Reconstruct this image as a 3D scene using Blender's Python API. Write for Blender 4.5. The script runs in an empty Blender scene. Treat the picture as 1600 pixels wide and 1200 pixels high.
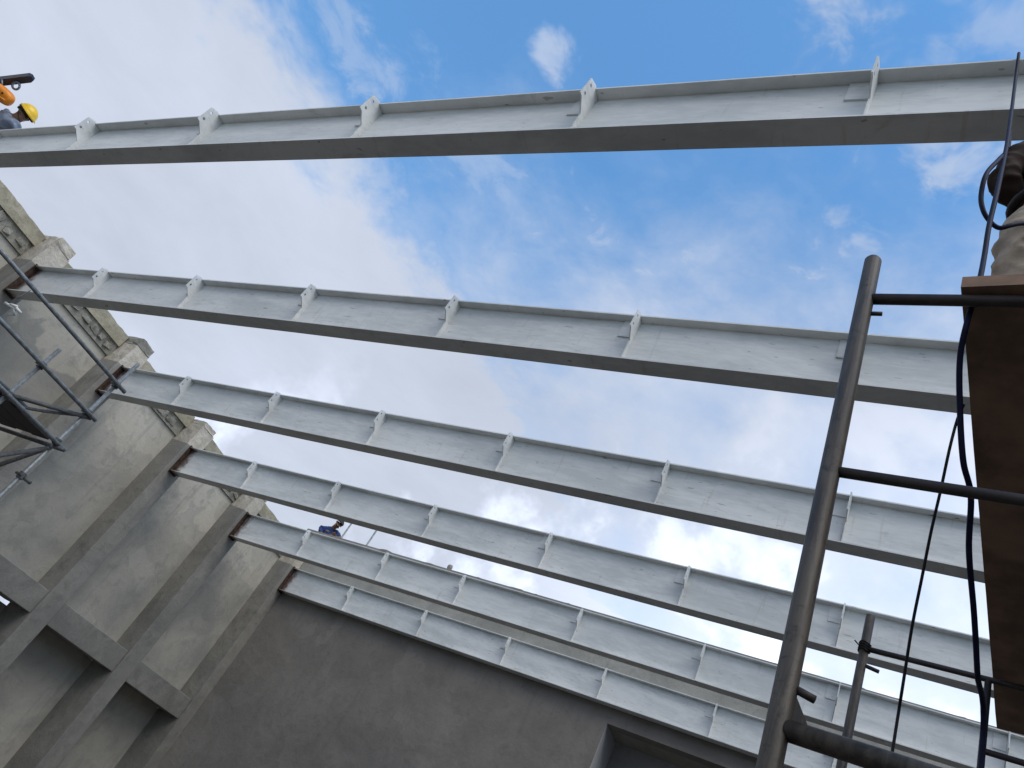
import bpy, bmesh, math, random
from mathutils import Vector, Matrix, noise
random.seed(7)
R = math.radians
scene = bpy.context.scene
col = scene.collection

# ------------------------------------------------------------------ camera
cam_d = bpy.data.cameras.new('camera')
cam = bpy.data.objects.new('camera', cam_d)
col.objects.link(cam)
cam_d.sensor_width = 36.0
cam_d.lens = 26.418
cam_d.clip_start = 0.05
cam_d.clip_end = 2000.0
CR = (0.857, 0.264, 0.443); CD = (0.147, 0.698, -0.701); CF = (-0.494, 0.666, 0.559)
r_, d_, f_ = Vector(CR).normalized(), Vector(CD), Vector(CF)
d_ = (d_ - r_ * d_.dot(r_)).normalized(); f_ = r_.cross(d_).normalized()
CAMP = Vector((13.275, -2.594, 1.6))
m = Matrix((( r_.x, -d_.x, -f_.x, CAMP.x), (r_.y, -d_.y, -f_.y, CAMP.y), (r_.z, -d_.z, -f_.z, CAMP.z), (0, 0, 0, 1)))
cam.matrix_world = m
scene.camera = cam

# ------------------------------------------------------------------ world, sun, exposure
SUN_DIR = Vector((0.50, -0.35, 0.80)).normalized()          # towards the sun
SUN_EL = math.asin(SUN_DIR.z); SUN_AZ = math.atan2(SUN_DIR.x, SUN_DIR.y)
world = bpy.data.worlds.new('World'); scene.world = world; world.use_nodes = True
wt = world.node_tree; wt.nodes.clear()
def N(tree, kind, **kw):
    n = tree.nodes.new(kind)
    for k, v in kw.items():
        if k in n.inputs.keys() and not hasattr(n, k): n.inputs[k].default_value = v
        else: setattr(n, k, v)
    return n
def math_(tree, op, a, b=None, c=None, clamp=False):
    n = tree.nodes.new('ShaderNodeMath'); n.operation = op; n.use_clamp = clamp
    for i, x in enumerate((a, b, c)):
        if x is None: continue
        if isinstance(x, (int, float)): n.inputs[i].default_value = x
        else: tree.links.new(x, n.inputs[i])
    return n.outputs[0]
def smooth(tree, x, lo, hi):
    n = tree.nodes.new('ShaderNodeMapRange'); n.interpolation_type = 'SMOOTHSTEP'
    tree.links.new(x, n.inputs['Value'])
    n.inputs['From Min'].default_value = lo; n.inputs['From Max'].default_value = hi
    return n.outputs['Result']
def mixc(tree, fac, a, b, blend='MIX'):
    n = tree.nodes.new('ShaderNodeMix'); n.data_type = 'RGBA'; n.blend_type = blend
    for sock, x in ((n.inputs['Factor'], fac), (n.inputs['A'], a), (n.inputs['B'], b)):
        if isinstance(x, (int, float)): sock.default_value = x
        elif isinstance(x, tuple): sock.default_value = (*x, 1.0) if len(x) == 3 else x
        else: tree.links.new(x, sock)
    return n.outputs['Result']
def fbm(tree, vec, scale, detail=6.0, rough=0.55, dist=0.0, lac=2.0):
    n = tree.nodes.new('ShaderNodeTexNoise')
    n.inputs['Scale'].default_value = scale; n.inputs['Detail'].default_value = detail
    n.inputs['Roughness'].default_value = rough; n.inputs['Distortion'].default_value = dist
    n.inputs['Lacunarity'].default_value = lac
    tree.links.new(vec, n.inputs['Vector'])
    return n.outputs['Fac']
sky = N(wt, 'ShaderNodeTexSky', sky_type='NISHITA', sun_disc=False, sun_elevation=SUN_EL, sun_rotation=SUN_AZ,
        altitude=50.0, air_density=1.0, dust_density=0.1, ozone_density=2.6)
tc = N(wt, 'ShaderNodeTexCoord')
sep = N(wt, 'ShaderNodeSeparateXYZ'); wt.links.new(tc.outputs['Generated'], sep.inputs[0])
zc = math_(wt, 'MAXIMUM', sep.outputs['Z'], 0.10)
u = math_(wt, 'DIVIDE', sep.outputs['X'], zc); v = math_(wt, 'DIVIDE', sep.outputs['Y'], zc)
cmb = N(wt, 'ShaderNodeCombineXYZ'); wt.links.new(u, cmb.inputs[0]); wt.links.new(v, cmb.inputs[1])
P = cmb.outputs[0]                                          # a cloud layer overhead, seen in plan
n_big = fbm(wt, P, 1.15, 2.0, 0.5); n_mid = fbm(wt, P, 3.4, 5.0, 0.60, 0.25); n_fine = fbm(wt, P, 11.0, 4.0, 0.62, 0.4)
rough_ = math_(wt, 'ADD', math_(wt, 'MULTIPLY', math_(wt, 'SUBTRACT', n_mid, 0.5), 0.85),
               math_(wt, 'ADD', math_(wt, 'MULTIPLY', math_(wt, 'SUBTRACT', n_big, 0.5), 0.45),
                     math_(wt, 'MULTIPLY', math_(wt, 'SUBTRACT', n_fine, 0.5), 0.28)))
# a cloud bank to the west (-X), a thinner sheet to the north (+Y), unseen cloud added south and east to brighten the beam webs
ub = math_(wt, 'ADD', u, math_(wt, 'MULTIPLY', v, -0.22))
west = smooth(wt, math_(wt, 'MULTIPLY', math_(wt, 'ADD', ub, math_(wt, 'MULTIPLY', rough_, 0.75)), -1.0), 1.02, 1.32)
n_cum = fbm(wt, tc.outputs['Generated'], 6.5, 5.0, 0.58, 0.15)
north = math_(wt, 'MULTIPLY', smooth(wt, math_(wt, 'ADD', v, math_(wt, 'MULTIPLY', rough_, 0.9)), 0.50, 1.25), math_(wt, 'MULTIPLY_ADD', n_cum, 1.10, 0.36), clamp=True)
south = math_(wt, 'MULTIPLY', smooth(wt, math_(wt, 'ADD', math_(wt, 'MULTIPLY', v, -1.0), rough_), 0.0, 0.8), 0.85)
east = math_(wt, 'MULTIPLY', smooth(wt, math_(wt, 'ADD', u, rough_), 0.5, 1.3), 0.80)
cover = math_(wt, 'MAXIMUM', math_(wt, 'MAXIMUM', west, north), math_(wt, 'MAXIMUM', south, east))
tex_w = smooth(wt, math_(wt, 'ADD', math_(wt, 'MULTIPLY', n_mid, 0.6), math_(wt, 'MULTIPLY', n_fine, 0.5)), 0.44, 0.66)
# single scraps of cloud in the blue: (u, v, radius u, radius v, thickness)
for cu, cv, ru_, rv_, th in ((-0.575, 0.425, 0.030, 0.032, 0.75), (-0.62, 0.80, 0.22, 0.09, 0.75), (-0.36, 0.765, 0.04, 0.02, 0.6), (-0.205, 0.768, 0.05, 0.05, 0.75),
                             (-0.09, 0.715, 0.085, 0.045, 0.75), (-0.165, 0.40, 0.085, 0.13, 0.9), (-0.02, 0.60, 0.10, 0.06, 0.8), (-0.93, 0.41, 0.09, 0.10, 0.42),
                             (-0.165, 0.68, 0.04, 0.04, 0.7), (-0.02, 0.44, 0.07, 0.10, 0.5), (-0.75, 0.62, 0.12, 0.08, 0.45), (0.35, 0.30, 0.2, 0.12, 0.7), (0.25, -0.15, 0.25, 0.15, 0.7), (-0.4, -0.2, 0.2, 0.12, 0.7)):
    du = math_(wt, 'MULTIPLY', math_(wt, 'SUBTRACT', u, cu), 1 / ru_); dv = math_(wt, 'MULTIPLY', math_(wt, 'SUBTRACT', v, cv), 1 / rv_)
    rr_ = math_(wt, 'SQRT', math_(wt, 'ADD', math_(wt, 'MULTIPLY', du, du), math_(wt, 'MULTIPLY', dv, dv)))
    rr_ = math_(wt, 'ADD', math_(wt, 'ADD', rr_, math_(wt, 'MULTIPLY', rough_, -2.0)), math_(wt, 'MULTIPLY', math_(wt, 'SUBTRACT', n_fine, 0.5), -3.0))
    blob = math_(wt, 'MULTIPLY', smooth(wt, rr_, 1.2, 0.0), math_(wt, 'MULTIPLY', tex_w, th * 0.80))
    cover = math_(wt, 'MAXIMUM', cover, blob)
cumul = smooth(wt, n_cum, 0.50, 0.66)
faint = smooth(wt, v, 1.0, 2.0)
lum = math_(wt, 'ADD', math_(wt, 'MULTIPLY_ADD', n_mid, 0.22, 0.77), math_(wt, 'ADD', math_(wt, 'MULTIPLY', faint, math_(wt, 'MULTIPLY', cumul, 0.6)),
            math_(wt, 'MULTIPLY', math_(wt, 'SUBTRACT', n_big, 0.5), 0.30)))
lum = math_(wt, 'ADD', lum, math_(wt, 'MULTIPLY', smooth(wt, math_(wt, 'ADD', u, v), 0.5, 2.0), 0.46))
cover = math_(wt, 'MAXIMUM', cover, math_(wt, 'MULTIPLY', faint, math_(wt, 'MULTIPLY', cumul, 0.95)))
cl = N(wt, 'ShaderNodeVectorMath', operation='SCALE'); cl.inputs[0].default_value = (0.345, 0.379, 0.452)
wt.links.new(lum, cl.inputs['Scale'])
sk = N(wt, 'ShaderNodeVectorMath', operation='SCALE'); wt.links.new(sky.outputs[0], sk.inputs[0]); sk.inputs['Scale'].default_value = 0.135
tint = N(wt, 'ShaderNodeVectorMath', operation='MULTIPLY'); wt.links.new(sk.outputs[0], tint.inputs[0]); tint.inputs[1].default_value = (0.68, 1.01, 1.08)
mx = mixc(wt, cover, tint.outputs[0], cl.outputs[0])
bg = N(wt, 'ShaderNodeBackground'); wt.links.new(mx, bg.inputs['Color']); bg.inputs['Strength'].default_value = 1.0
out = N(wt, 'ShaderNodeOutputWorld'); wt.links.new(bg.outputs[0], out.inputs[0])

sun_d = bpy.data.lights.new('sun', 'SUN'); sun_d.energy = 0.88; sun_d.angle = R(40); sun_d.color = (1.0, 0.93, 0.84)
sun = bpy.data.objects.new('sun', sun_d); col.objects.link(sun)
sun.rotation_euler = (-SUN_DIR).to_track_quat('-Z', 'Y').to_euler(); sun.location = (25, -10, 30)
scene.view_settings.view_transform = 'Standard'; scene.view_settings.look = 'None'
scene.view_settings.exposure = 1.0; scene.view_settings.gamma = 1.0; scene.view_settings.use_curve_mapping = False

scene.cycles.max_bounces = 5; scene.cycles.diffuse_bounces = 3; scene.cycles.glossy_bounces = 2

# ------------------------------------------------------------------ materials
def base_mat(name, rough=0.7, metal=0.0):
    mt = bpy.data.materials.new(name); mt.use_nodes = True
    t = mt.node_tree; b = t.nodes['Principled BSDF']
    b.inputs['Roughness'].default_value = rough; b.inputs['Metallic'].default_value = metal
    geo = t.nodes.new('ShaderNodeNewGeometry')
    return mt, t, b, geo.outputs['Position']
def bump(t, b, h, strength, dist):
    n = t.nodes.new('ShaderNodeBump'); n.inputs['Strength'].default_value = strength; n.inputs['Distance'].default_value = dist
    t.links.new(h, n.inputs['Height']); t.links.new(n.outputs[0], b.inputs['Normal'])
def plain(name, c, rough=0.6, metal=0.0, var=0.18, scale=14.0, bmp=0.0):
    mt, t, b, pos = base_mat(name, rough, metal)
    n = fbm(t, pos, scale, 5.0, 0.6)
    k = smooth(t, n, 0.3, 0.7)
    t.links.new(mixc(t, k, tuple(x * (1 - var) for x in c), tuple(min(1, x * (1 + var)) for x in c)), b.inputs['Base Color'])
    if bmp: bump(t, b, n, bmp, 0.01)
    return mt
def concrete(name, lo, hi, stain, scale=0.9, bmp=0.5, stain_amt=0.6, coat=None):
    mt, t, b, pos = base_mat(name, 0.9)
    big = fbm(t, pos, scale, 5.0, 0.6, 0.6); mid = fbm(t, pos, scale * 4.5, 4.0, 0.62, 0.3); fine = fbm(t, pos, 70.0, 1.0, 0.6)
    a = mixc(t, smooth(t, big, 0.34, 0.66), lo, hi)
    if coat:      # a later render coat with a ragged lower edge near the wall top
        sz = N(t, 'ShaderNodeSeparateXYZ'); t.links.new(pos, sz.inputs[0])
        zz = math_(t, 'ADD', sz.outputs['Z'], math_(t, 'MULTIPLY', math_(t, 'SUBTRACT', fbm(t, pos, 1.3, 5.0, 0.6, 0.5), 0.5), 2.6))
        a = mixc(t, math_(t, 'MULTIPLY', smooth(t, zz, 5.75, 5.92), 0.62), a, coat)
    st = math_(t, 'MULTIPLY', smooth(t, mid, 0.52, 0.70), stain_amt)
    c = mixc(t, st, a, stain)
    # trowel patches with their own edges
    vor = N(t, 'ShaderNodeTexVoronoi'); vor.inputs['Scale'].default_value = 0.8; vor.feature = 'F1'
    warp = N(t, 'ShaderNodeVectorMath', operation='ADD'); t.links.new(pos, warp.inputs[0])
    nn = N(t, 'ShaderNodeTexNoise'); nn.inputs['Scale'].default_value = 1.6; nn.inputs['Detail'].default_value = 4; t.links.new(pos, nn.inputs['Vector'])
    t.links.new(nn.outputs['Color'], warp.inputs[1]); t.links.new(warp.outputs[0], vor.inputs['Vector'])
    pv = N(t, 'ShaderNodeSeparateColor'); t.links.new(vor.outputs['Color'], pv.inputs[0])
    pk = math_(t, 'MULTIPLY_ADD', pv.outputs[0], 0.22, 0.89)
    cs = N(t, 'ShaderNodeVectorMath', operation='SCALE'); t.links.new(c, cs.inputs[0]); t.links.new(pk, cs.inputs['Scale'])
    # run-off streaks, hairline cracks and a few tie holes
    rs = N(t, 'ShaderNodeVectorMath', operation='MULTIPLY'); rs.inputs[1].default_value = (3.2, 3.2, 0.22); t.links.new(pos, rs.inputs[0])
    c0 = mixc(t, math_(t, 'MULTIPLY', smooth(t, fbm(t, rs.outputs[0], 1.5, 4.0, 0.6), 0.55, 0.70), 0.40), cs.outputs[0], tuple(x * 0.95 for x in stain))
    cv = N(t, 'ShaderNodeTexVoronoi'); cv.feature = 'DISTANCE_TO_EDGE'; cv.inputs['Scale'].default_value = 0.55; t.links.new(warp.outputs[0], cv.inputs['Vector'])
    ck = math_(t, 'MULTIPLY', smooth(t, cv.outputs['Distance'], 0.010, 0.002), math_(t, 'MULTIPLY', smooth(t, big, 0.50, 0.60), 0.16))
    c0 = mixc(t, ck, c0, tuple(x * 0.3 for x in lo))
    pit = smooth(t, fbm(t, pos, 26.0, 2.0, 0.5), 0.70, 0.76)
    c2 = mixc(t, math_(t, 'MULTIPLY', pit, 0.35), c0, tuple(x * 0.35 for x in lo))
    spk = mixc(t, 0.35, c2, mixc(t, fine, tuple(x * 0.6 for x in lo), tuple(min(1, x * 1.3) for x in hi)))
    t.links.new(spk, b.inputs['Base Color'])
    if bmp: bump(t, b, math_(t, 'ADD', mid, math_(t, 'MULTIPLY', fine, 0.12)), bmp, 0.03)
    return mt
M = {}
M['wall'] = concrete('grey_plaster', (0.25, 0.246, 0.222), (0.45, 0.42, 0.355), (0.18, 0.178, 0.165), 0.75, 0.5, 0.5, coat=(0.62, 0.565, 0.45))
M['pil'] = concrete('pilaster_concrete', (0.17, 0.163, 0.145), (0.29, 0.276, 0.242), (0.115, 0.11, 0.098), 0.9, 0.6, 0.6)
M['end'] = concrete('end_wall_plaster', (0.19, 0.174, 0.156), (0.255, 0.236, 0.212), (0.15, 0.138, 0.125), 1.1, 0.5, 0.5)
M['jamb'] = concrete('lit_jamb_tone', (0.42, 0.43, 0.44), (0.52, 0.53, 0.54), (0.36, 0.36, 0.36), 0.8, 0.3, 0.5)  # jamb brightness put into the colour, paler than the wall around it
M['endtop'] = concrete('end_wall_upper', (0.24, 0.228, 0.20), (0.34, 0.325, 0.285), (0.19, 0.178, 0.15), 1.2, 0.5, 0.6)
M['tan'] = concrete('tan_concrete', (0.27, 0.24, 0.165), (0.42, 0.38, 0.28), (0.20, 0.17, 0.11), 2.6, 0.7)
M['head'] = concrete('pale_concrete', (0.40, 0.35, 0.275), (0.56, 0.51, 0.425), (0.33, 0.26, 0.19), 3.2, 0.6)
M['rubble'] = concrete('broken_masonry', (0.20, 0.187, 0.152), (0.33, 0.31, 0.255), (0.13, 0.122, 0.10), 3.0, 0.9)
M['ground'] = concrete('site_floor', (0.072, 0.062, 0.052), (0.13, 0.114, 0.095), (0.048, 0.041, 0.034), 0.4, 0.0)
M['dark_room'] = concrete('dark_plaster', (0.22, 0.22, 0.23), (0.30, 0.30, 0.31), (0.18, 0.18, 0.18), 0.8, 0.3)

def paint(name, c):
    mt, t, b, pos = base_mat(name, 0.48)
    sp = N(t, 'ShaderNodeSeparateXYZ'); t.links.new(pos, sp.inputs[0])
    st = N(t, 'ShaderNodeVectorMath', operation='MULTIPLY'); st.inputs[1].default_value = (0.5, 1.0, 2.2); t.links.new(pos, st.inputs[0])
    big = fbm(t, st.outputs[0], 1.3, 4.0, 0.62, 0.5); fine = fbm(t, st.outputs[0], 11.0, 3.0, 0.65)
    k = math_(t, 'ADD', math_(t, 'MULTIPLY', big, 0.7), math_(t, 'MULTIPLY', fine, 0.3))
    a = mixc(t, smooth(t, k, 0.36, 0.64), tuple(x * y for x, y in zip(c, (0.74, 0.76, 0.77))), c)
    # grime smears and scuffs
    g = math_(t, 'MULTIPLY', smooth(t, fbm(t, st.outputs[0], 4.2, 5.0, 0.7, 1.2), 0.58, 0.74), 0.40)
    a = mixc(t, g, a, (0.34, 0.31, 0.25))
    sc = math_(t, 'MULTIPLY', smooth(t, fbm(t, st.outputs[0], 17.0, 2.0, 0.5), 0.745, 0.775), 0.8)
    a = mixc(t, sc, a, (0.13, 0.10, 0.08))
    # vertical runs and handling scuffs
    dv = N(t, 'ShaderNodeVectorMath', operation='MULTIPLY'); dv.inputs[1].default_value = (7.0, 1.0, 0.7); t.links.new(pos, dv.inputs[0])
    a = mixc(t, math_(t, 'MULTIPLY', smooth(t, fbm(t, dv.outputs[0], 2.2, 4.0, 0.6), 0.60, 0.72), 0.22), a, (0.36, 0.27, 0.18))
    sv = N(t, 'ShaderNodeVectorMath', operation='MULTIPLY'); sv.inputs[1].default_value = (2.0, 4.0, 14.0); t.links.new(pos, sv.inputs[0])
    a = mixc(t, math_(t, 'MULTIPLY', smooth(t, fbm(t, sv.outputs[0], 3.0, 2.0, 0.5), 0.705, 0.735), 0.55), a, (0.20, 0.16, 0.12))
    # rust bleeding out of the welded end
    rx = math_(t, 'ADD', sp.outputs['X'], math_(t, 'MULTIPLY', math_(t, 'SUBTRACT', fbm(t, pos, 9.0, 3.0, 0.6), 0.5), 0.34))
    rk = smooth(t, rx, 0.24, 0.03)
    a = mixc(t, math_(t, 'MULTIPLY', rk, 0.92), a, (0.095, 0.046, 0.026))
    t.links.new(a, b.inputs['Base Color'])
    t.links.new(math_(t, 'MULTIPLY_ADD', fine, 0.25, 0.38), b.inputs['Roughness'])
    return mt
M['paint'] = paint('white_steel_paint', (0.745, 0.75, 0.725))
M['rust'] = plain('rusty_plate', (0.040, 0.021, 0.013), 0.85, 0.0, 0.75, 14.0, 0.4)
M['hole'] = plain('bolt_hole_shadow', (0.02, 0.02, 0.02), 0.9)
M['galv'] = plain('galvanised_tube', (0.24, 0.255, 0.255), 0.5, 0.35, 0.3, 22.0)
M['galv_dk'] = plain('grimy_coupler', (0.11, 0.11, 0.108), 0.6, 0.3, 0.3, 22.0)
def tube_mat(name, a, b, c):
    mt, t, bs, pos = base_mat(name, 0.55, 0.1)
    st = N(t, 'ShaderNodeVectorMath', operation='MULTIPLY'); st.inputs[1].default_value = (9.0, 9.0, 0.9); t.links.new(pos, st.inputs[0])
    k = fbm(t, st.outputs[0], 4.0, 6.0, 0.65, 0.6); k2 = fbm(t, pos, 24.0, 5.0, 0.7, 0.5)
    x = mixc(t, smooth(t, k, 0.38, 0.62), a, b)
    x = mixc(t, smooth(t, k2, 0.52, 0.66), x, c)
    t.links.new(x, bs.inputs['Base Color']); bump(t, bs, k2, 0.35, 0.004)
    return mt
M['oldtube'] = tube_mat('rusty_scaffold_tube', (0.028, 0.022, 0.017), (0.070, 0.057, 0.042), (0.021, 0.016, 0.011))
M['darkbar'] = plain('dark_rung', (0.030, 0.022, 0.020), 0.6, 0.1, 0.3, 18.0)
M['ply'] = plain('shuttering_ply', (0.20, 0.12, 0.075), 0.75, 0.0, 0.35, 5.0, 0.15)
M['cable'] = plain('dark_blue_cable', (0.008, 0.010, 0.032), 0.6, 0.0, 0.2, 30.0)
M['blackc'] = plain('black_cable', (0.012, 0.012, 0.013), 0.55, 0.0, 0.2, 30.0)
for _c in ('cable', 'blackc'): M[_c].node_tree.nodes['Principled BSDF'].inputs['Specular IOR Level'].default_value = 0.15
M['skin'] = plain('skin', (0.24, 0.125, 0.075), 0.55, 0.0, 0.12, 20.0)
M['hair'] = plain('black_hair', (0.012, 0.010, 0.009), 0.6, 0.0, 0.3, 60.0)
M['blue'] = plain('blue_cotton', (0.022, 0.050, 0.155), 0.9, 0.0, 0.3, 16.0, 0.3)
M['greyblue'] = plain('grey_blue_cotton', (0.24, 0.28, 0.36), 0.9, 0.0, 0.22, 14.0, 0.3)
M['brownshirt'] = plain('dark_brown_cotton', (0.034, 0.020, 0.014), 0.95, 0.0, 0.35, 14.0, 0.3)
M['beige'] = plain('beige_cotton', (0.38, 0.31, 0.235), 0.95, 0.0, 0.3, 12.0, 0.4)
M['jeans'] = plain('navy_denim', (0.03, 0.04, 0.07), 0.95, 0.0, 0.3, 12.0, 0.3)
M['belt'] = plain('black_webbing', (0.012, 0.011, 0.011), 0.7)
M['yellow'] = plain('yellow_helmet_shell', (0.80, 0.50, 0.012), 0.32, 0.0, 0.08, 6.0)
M['orange'] = plain('orange_housing', (0.80, 0.25, 0.012), 0.4, 0.0, 0.15, 8.0)
M['steel'] = plain('dark_steel', (0.035, 0.034, 0.045), 0.45, 0.3, 0.25, 12.0)
M['hook'] = plain('grey_hook_steel', (0.16, 0.19, 0.23), 0.4, 0.5, 0.2, 12.0)
M['white'] = plain('white_plastic', (0.72, 0.72, 0.70), 0.4, 0.0, 0.08, 12.0)
M['boot'] = plain('brown_boot', (0.06, 0.035, 0.02), 0.7)

# ------------------------------------------------------------------ helpers
def tag(o, label=None, cat=None, group=None, kind=None):
    if label: o['label'] = label
    if cat: o['category'] = cat
    if group: o['group'] = group
    if kind: o['kind'] = kind
    return o
def empty(name, loc, label, cat, group=None):
    o = bpy.data.objects.new(name, None); o.location = loc; o.empty_display_size = 0.2
    col.objects.link(o)
    return tag(o, label, cat, group)
def wloc(o):
    p = Vector(o.location)
    while o.parent: o = o.parent; p = p + Vector(o.location)
    return p
def obj(name, bm, mat, parent=None, smooth_=False):
    """world-space bmesh -> one object (child meshes are stored relative to their parent)"""
    if parent is not None:
        bmesh.ops.translate(bm, verts=bm.verts, vec=-wloc(parent))
    bmesh.ops.recalc_face_normals(bm, faces=bm.faces)
    me = bpy.data.meshes.new(name); bm.to_mesh(me); bm.free()
    for ml in (mat if isinstance(mat, (list, tuple)) else [mat]): me.materials.append(M[ml])
    if smooth_:
        for p in me.polygons: p.use_smooth = True
    o = bpy.data.objects.new(name, me); col.objects.link(o); o.parent = parent
    return o
def box(bm, lo, hi, bevel=0.0, seg=1):
    vs = [bm.verts.new((x, y, z)) for x in (lo[0], hi[0]) for y in (lo[1], hi[1]) for z in (lo[2], hi[2])]
    fs = [bm.faces.new([vs[i] for i in q]) for q in ((0, 1, 3, 2), (4, 6, 7, 5), (0, 4, 5, 1), (2, 3, 7, 6), (0, 2, 6, 4), (1, 5, 7, 3))]
    if bevel:
        es = list({e for f in fs for e in f.edges})
        bmesh.ops.bevel(bm, geom=es, offset=bevel, segments=seg, affect='EDGES', profile=0.5)
    return vs
def frame(d):
    d = d.normalized(); a = Vector((0, 0, 1)) if abs(d.z) < 0.9 else Vector((1, 0, 0))
    x = d.cross(a).normalized(); return x, d.cross(x).normalized()
def tube(bm, pts, r, n=12, cap=True):
    pts = [Vector(p) for p in pts]; rings = []
    rr = r if isinstance(r, (list, tuple)) else [r] * len(pts)
    x = None
    for i, p in enumerate(pts):
        d = (pts[min(i + 1, len(pts) - 1)] - pts[max(i - 1, 0)]).normalized()
        if x is None: x, y = frame(d)
        else:
            x = (x - d * x.dot(d)).normalized(); y = d.cross(x).normalized()
        rings.append([bm.verts.new(p + (x * math.cos(2 * math.pi * k / n) + y * math.sin(2 * math.pi * k / n)) * rr[i]) for k in range(n)])
    for a, b in zip(rings, rings[1:]):
        for k in range(n): bm.faces.new((a[k], a[(k + 1) % n], b[(k + 1) % n], b[k]))
    if cap: bm.faces.new(rings[0][::-1]); bm.faces.new(rings[-1])
def spline(ctrl, n=10):
    c = [Vector(p) for p in ctrl]; c = [c[0] * 2 - c[1]] + c + [c[-1] * 2 - c[-2]]; o = []
    for i in range(1, len(c) - 2):
        p0, p1, p2, p3 = c[i - 1:i + 3]
        for k in range(n):
            t = k / n
            o.append(0.5 * ((2 * p1) + (p2 - p0) * t + (2 * p0 - 5 * p1 + 4 * p2 - p3) * t * t + (3 * p1 - p0 - 3 * p2 + p3) * t ** 3))
    o.append(c[-2]); return o
def newbm(): return bmesh.new()
def part_box(name, lo, hi, mat, parent, bevel=0.0, seg=1):
    bm = newbm(); box(bm, lo, hi, bevel, seg); return obj(name, bm, mat, parent)
def part_tube(name, pts, r, mat, parent, n=12):
    bm = newbm(); tube(bm, pts, r, n); return obj(name, bm, mat, parent, True)
def jitter(bm, amt, freq=3.0, pred=None, seed=0.0):
    for w in bm.verts:
        if pred and not pred(w.co): continue
        s = w.co * freq + Vector((seed, seed * 1.7, -seed))
        w.co += Vector(noise.noise_vector(s)) * amt + Vector(noise.noise_vector(s * 3.1)) * amt * 0.5
def long_block(x0, x1, y0, y1, z0, zt, step, axis, amt, freq, seed):
    """a cast strip with a ragged top: zt(t) gives its top height along the axis"""
    bm = newbm(); a0, a1 = (x0, x1) if axis == 0 else (y0, y1)
    n = max(2, int((a1 - a0) / step)); rows = []
    for i in range(n + 1):
        t = a0 + (a1 - a0) * i / n; top = zt(t)
        zz = [z0, z0 + (top - z0) * 0.5, top]; c0, c1 = (y0, y1) if axis == 0 else (x0, x1); cm = (c0 + c1) / 2
        prof = [(c0, zz[0]), (c0, zz[1]), (c0, zz[2]), (cm, zz[2] + 0.01), (c1, zz[2]), (c1, zz[1]), (c1, zz[0])]
        rows.append([bm.verts.new((t, c, z) if axis == 0 else (c, t, z)) for c, z in prof])
    for a, b in zip(rows, rows[1:]):
        for k in range(7): bm.faces.new((a[k], a[(k + 1) % 7], b[(k + 1) % 7], b[k]))
    bm.faces.new(rows[0][::-1]); bm.faces.new(rows[-1])
    jitter(bm, amt, freq, lambda c: c.z > z0 + 0.02, seed)
    return bm
Z0 = 5.84; SL = 0.0364; HB = 0.625; WF = 0.0986      # beam seat, roof fall, beam depth, half flange
BY = [0.0, 2.36, 4.71, 7.06, 9.414, 11.748]
def zb(x): return Z0 + SL * x
XR = 19.6

# ------------------------------------------------------------------ ground and unseen right wall
bm = newbm()
n = 40
bmesh.ops.create_grid(bm, x_segments=n, y_segments=n, size=150)
bmesh.ops.translate(bm, verts=bm.verts, vec=(10, 5, 0))
tag(obj('ground', bm, 'ground'), kind='structure')
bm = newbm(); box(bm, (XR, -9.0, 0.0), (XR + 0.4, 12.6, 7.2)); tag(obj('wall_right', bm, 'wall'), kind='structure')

# ------------------------------------------------------------------ left wall
LW = empty('concrete_wall', (-0.25, 5.0, 0), 'tall grey concrete wall with pilasters and ragged tan top at the left', 'wall'); LW['kind'] = 'thing'
PW = 0.205
def ring_top(y): return 7.085 + 0.012 * math.sin(y * 2.1) + 0.015 * noise.noise(Vector((y * 1.3, 3.1, 0)))
YS = [-2.36] + BY
for i, y in enumerate(YS):
    y1 = y + PW if i < 6 else 11.868
    bm = newbm(); box(bm, (-0.72, y - PW, 0.0), (0.0, y1, 6.47), 0.012, 2)
    obj('pilaster', bm, 'pil', LW)
    # pale poured head with a pour joint and a chipped crown
    bm = newbm()
    bmesh.ops.create_cube(bm, size=1.0)
    bmesh.ops.subdivide_edges(bm, edges=bm.edges, cuts=5, use_grid_fill=True)
    for w in bm.verts:
        t = w.co.z + 0.5
        w.co = Vector((-0.30 + w.co.x * 0.585, (y - PW + y1) / 2 + w.co.y * (y1 - y + PW - 0.01 - 0.05 * t * (i % 2)), 6.474 + t * 0.49))
    jitter(bm, 0.012, 6.0, lambda c: c.z > 6.50, i * 3.7)
    hd = obj('pilaster_head', bm, 'head', LW)
    bm = newbm()
    bmesh.ops.create_cube(bm, size=1.0)
    bmesh.ops.subdivide_edges(bm, edges=bm.edges, cuts=4, use_grid_fill=True)
    top = 0.17 if i in (2, 3) else 0.11
    for w in bm.verts:
        t = w.co.z + 0.5
        w.co = Vector((-0.30 + w.co.x * 0.60, (y - PW + y1) / 2 - 0.005 + w.co.y * (y1 - y + PW - 0.06), 6.968 + t * top))
    jitter(bm, 0.026, 5.0, lambda c: c.z > 6.98, i * 1.9 + 4)
    obj('broken_crown', bm, 'head' if i != 3 else 'rubble', hd)
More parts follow.
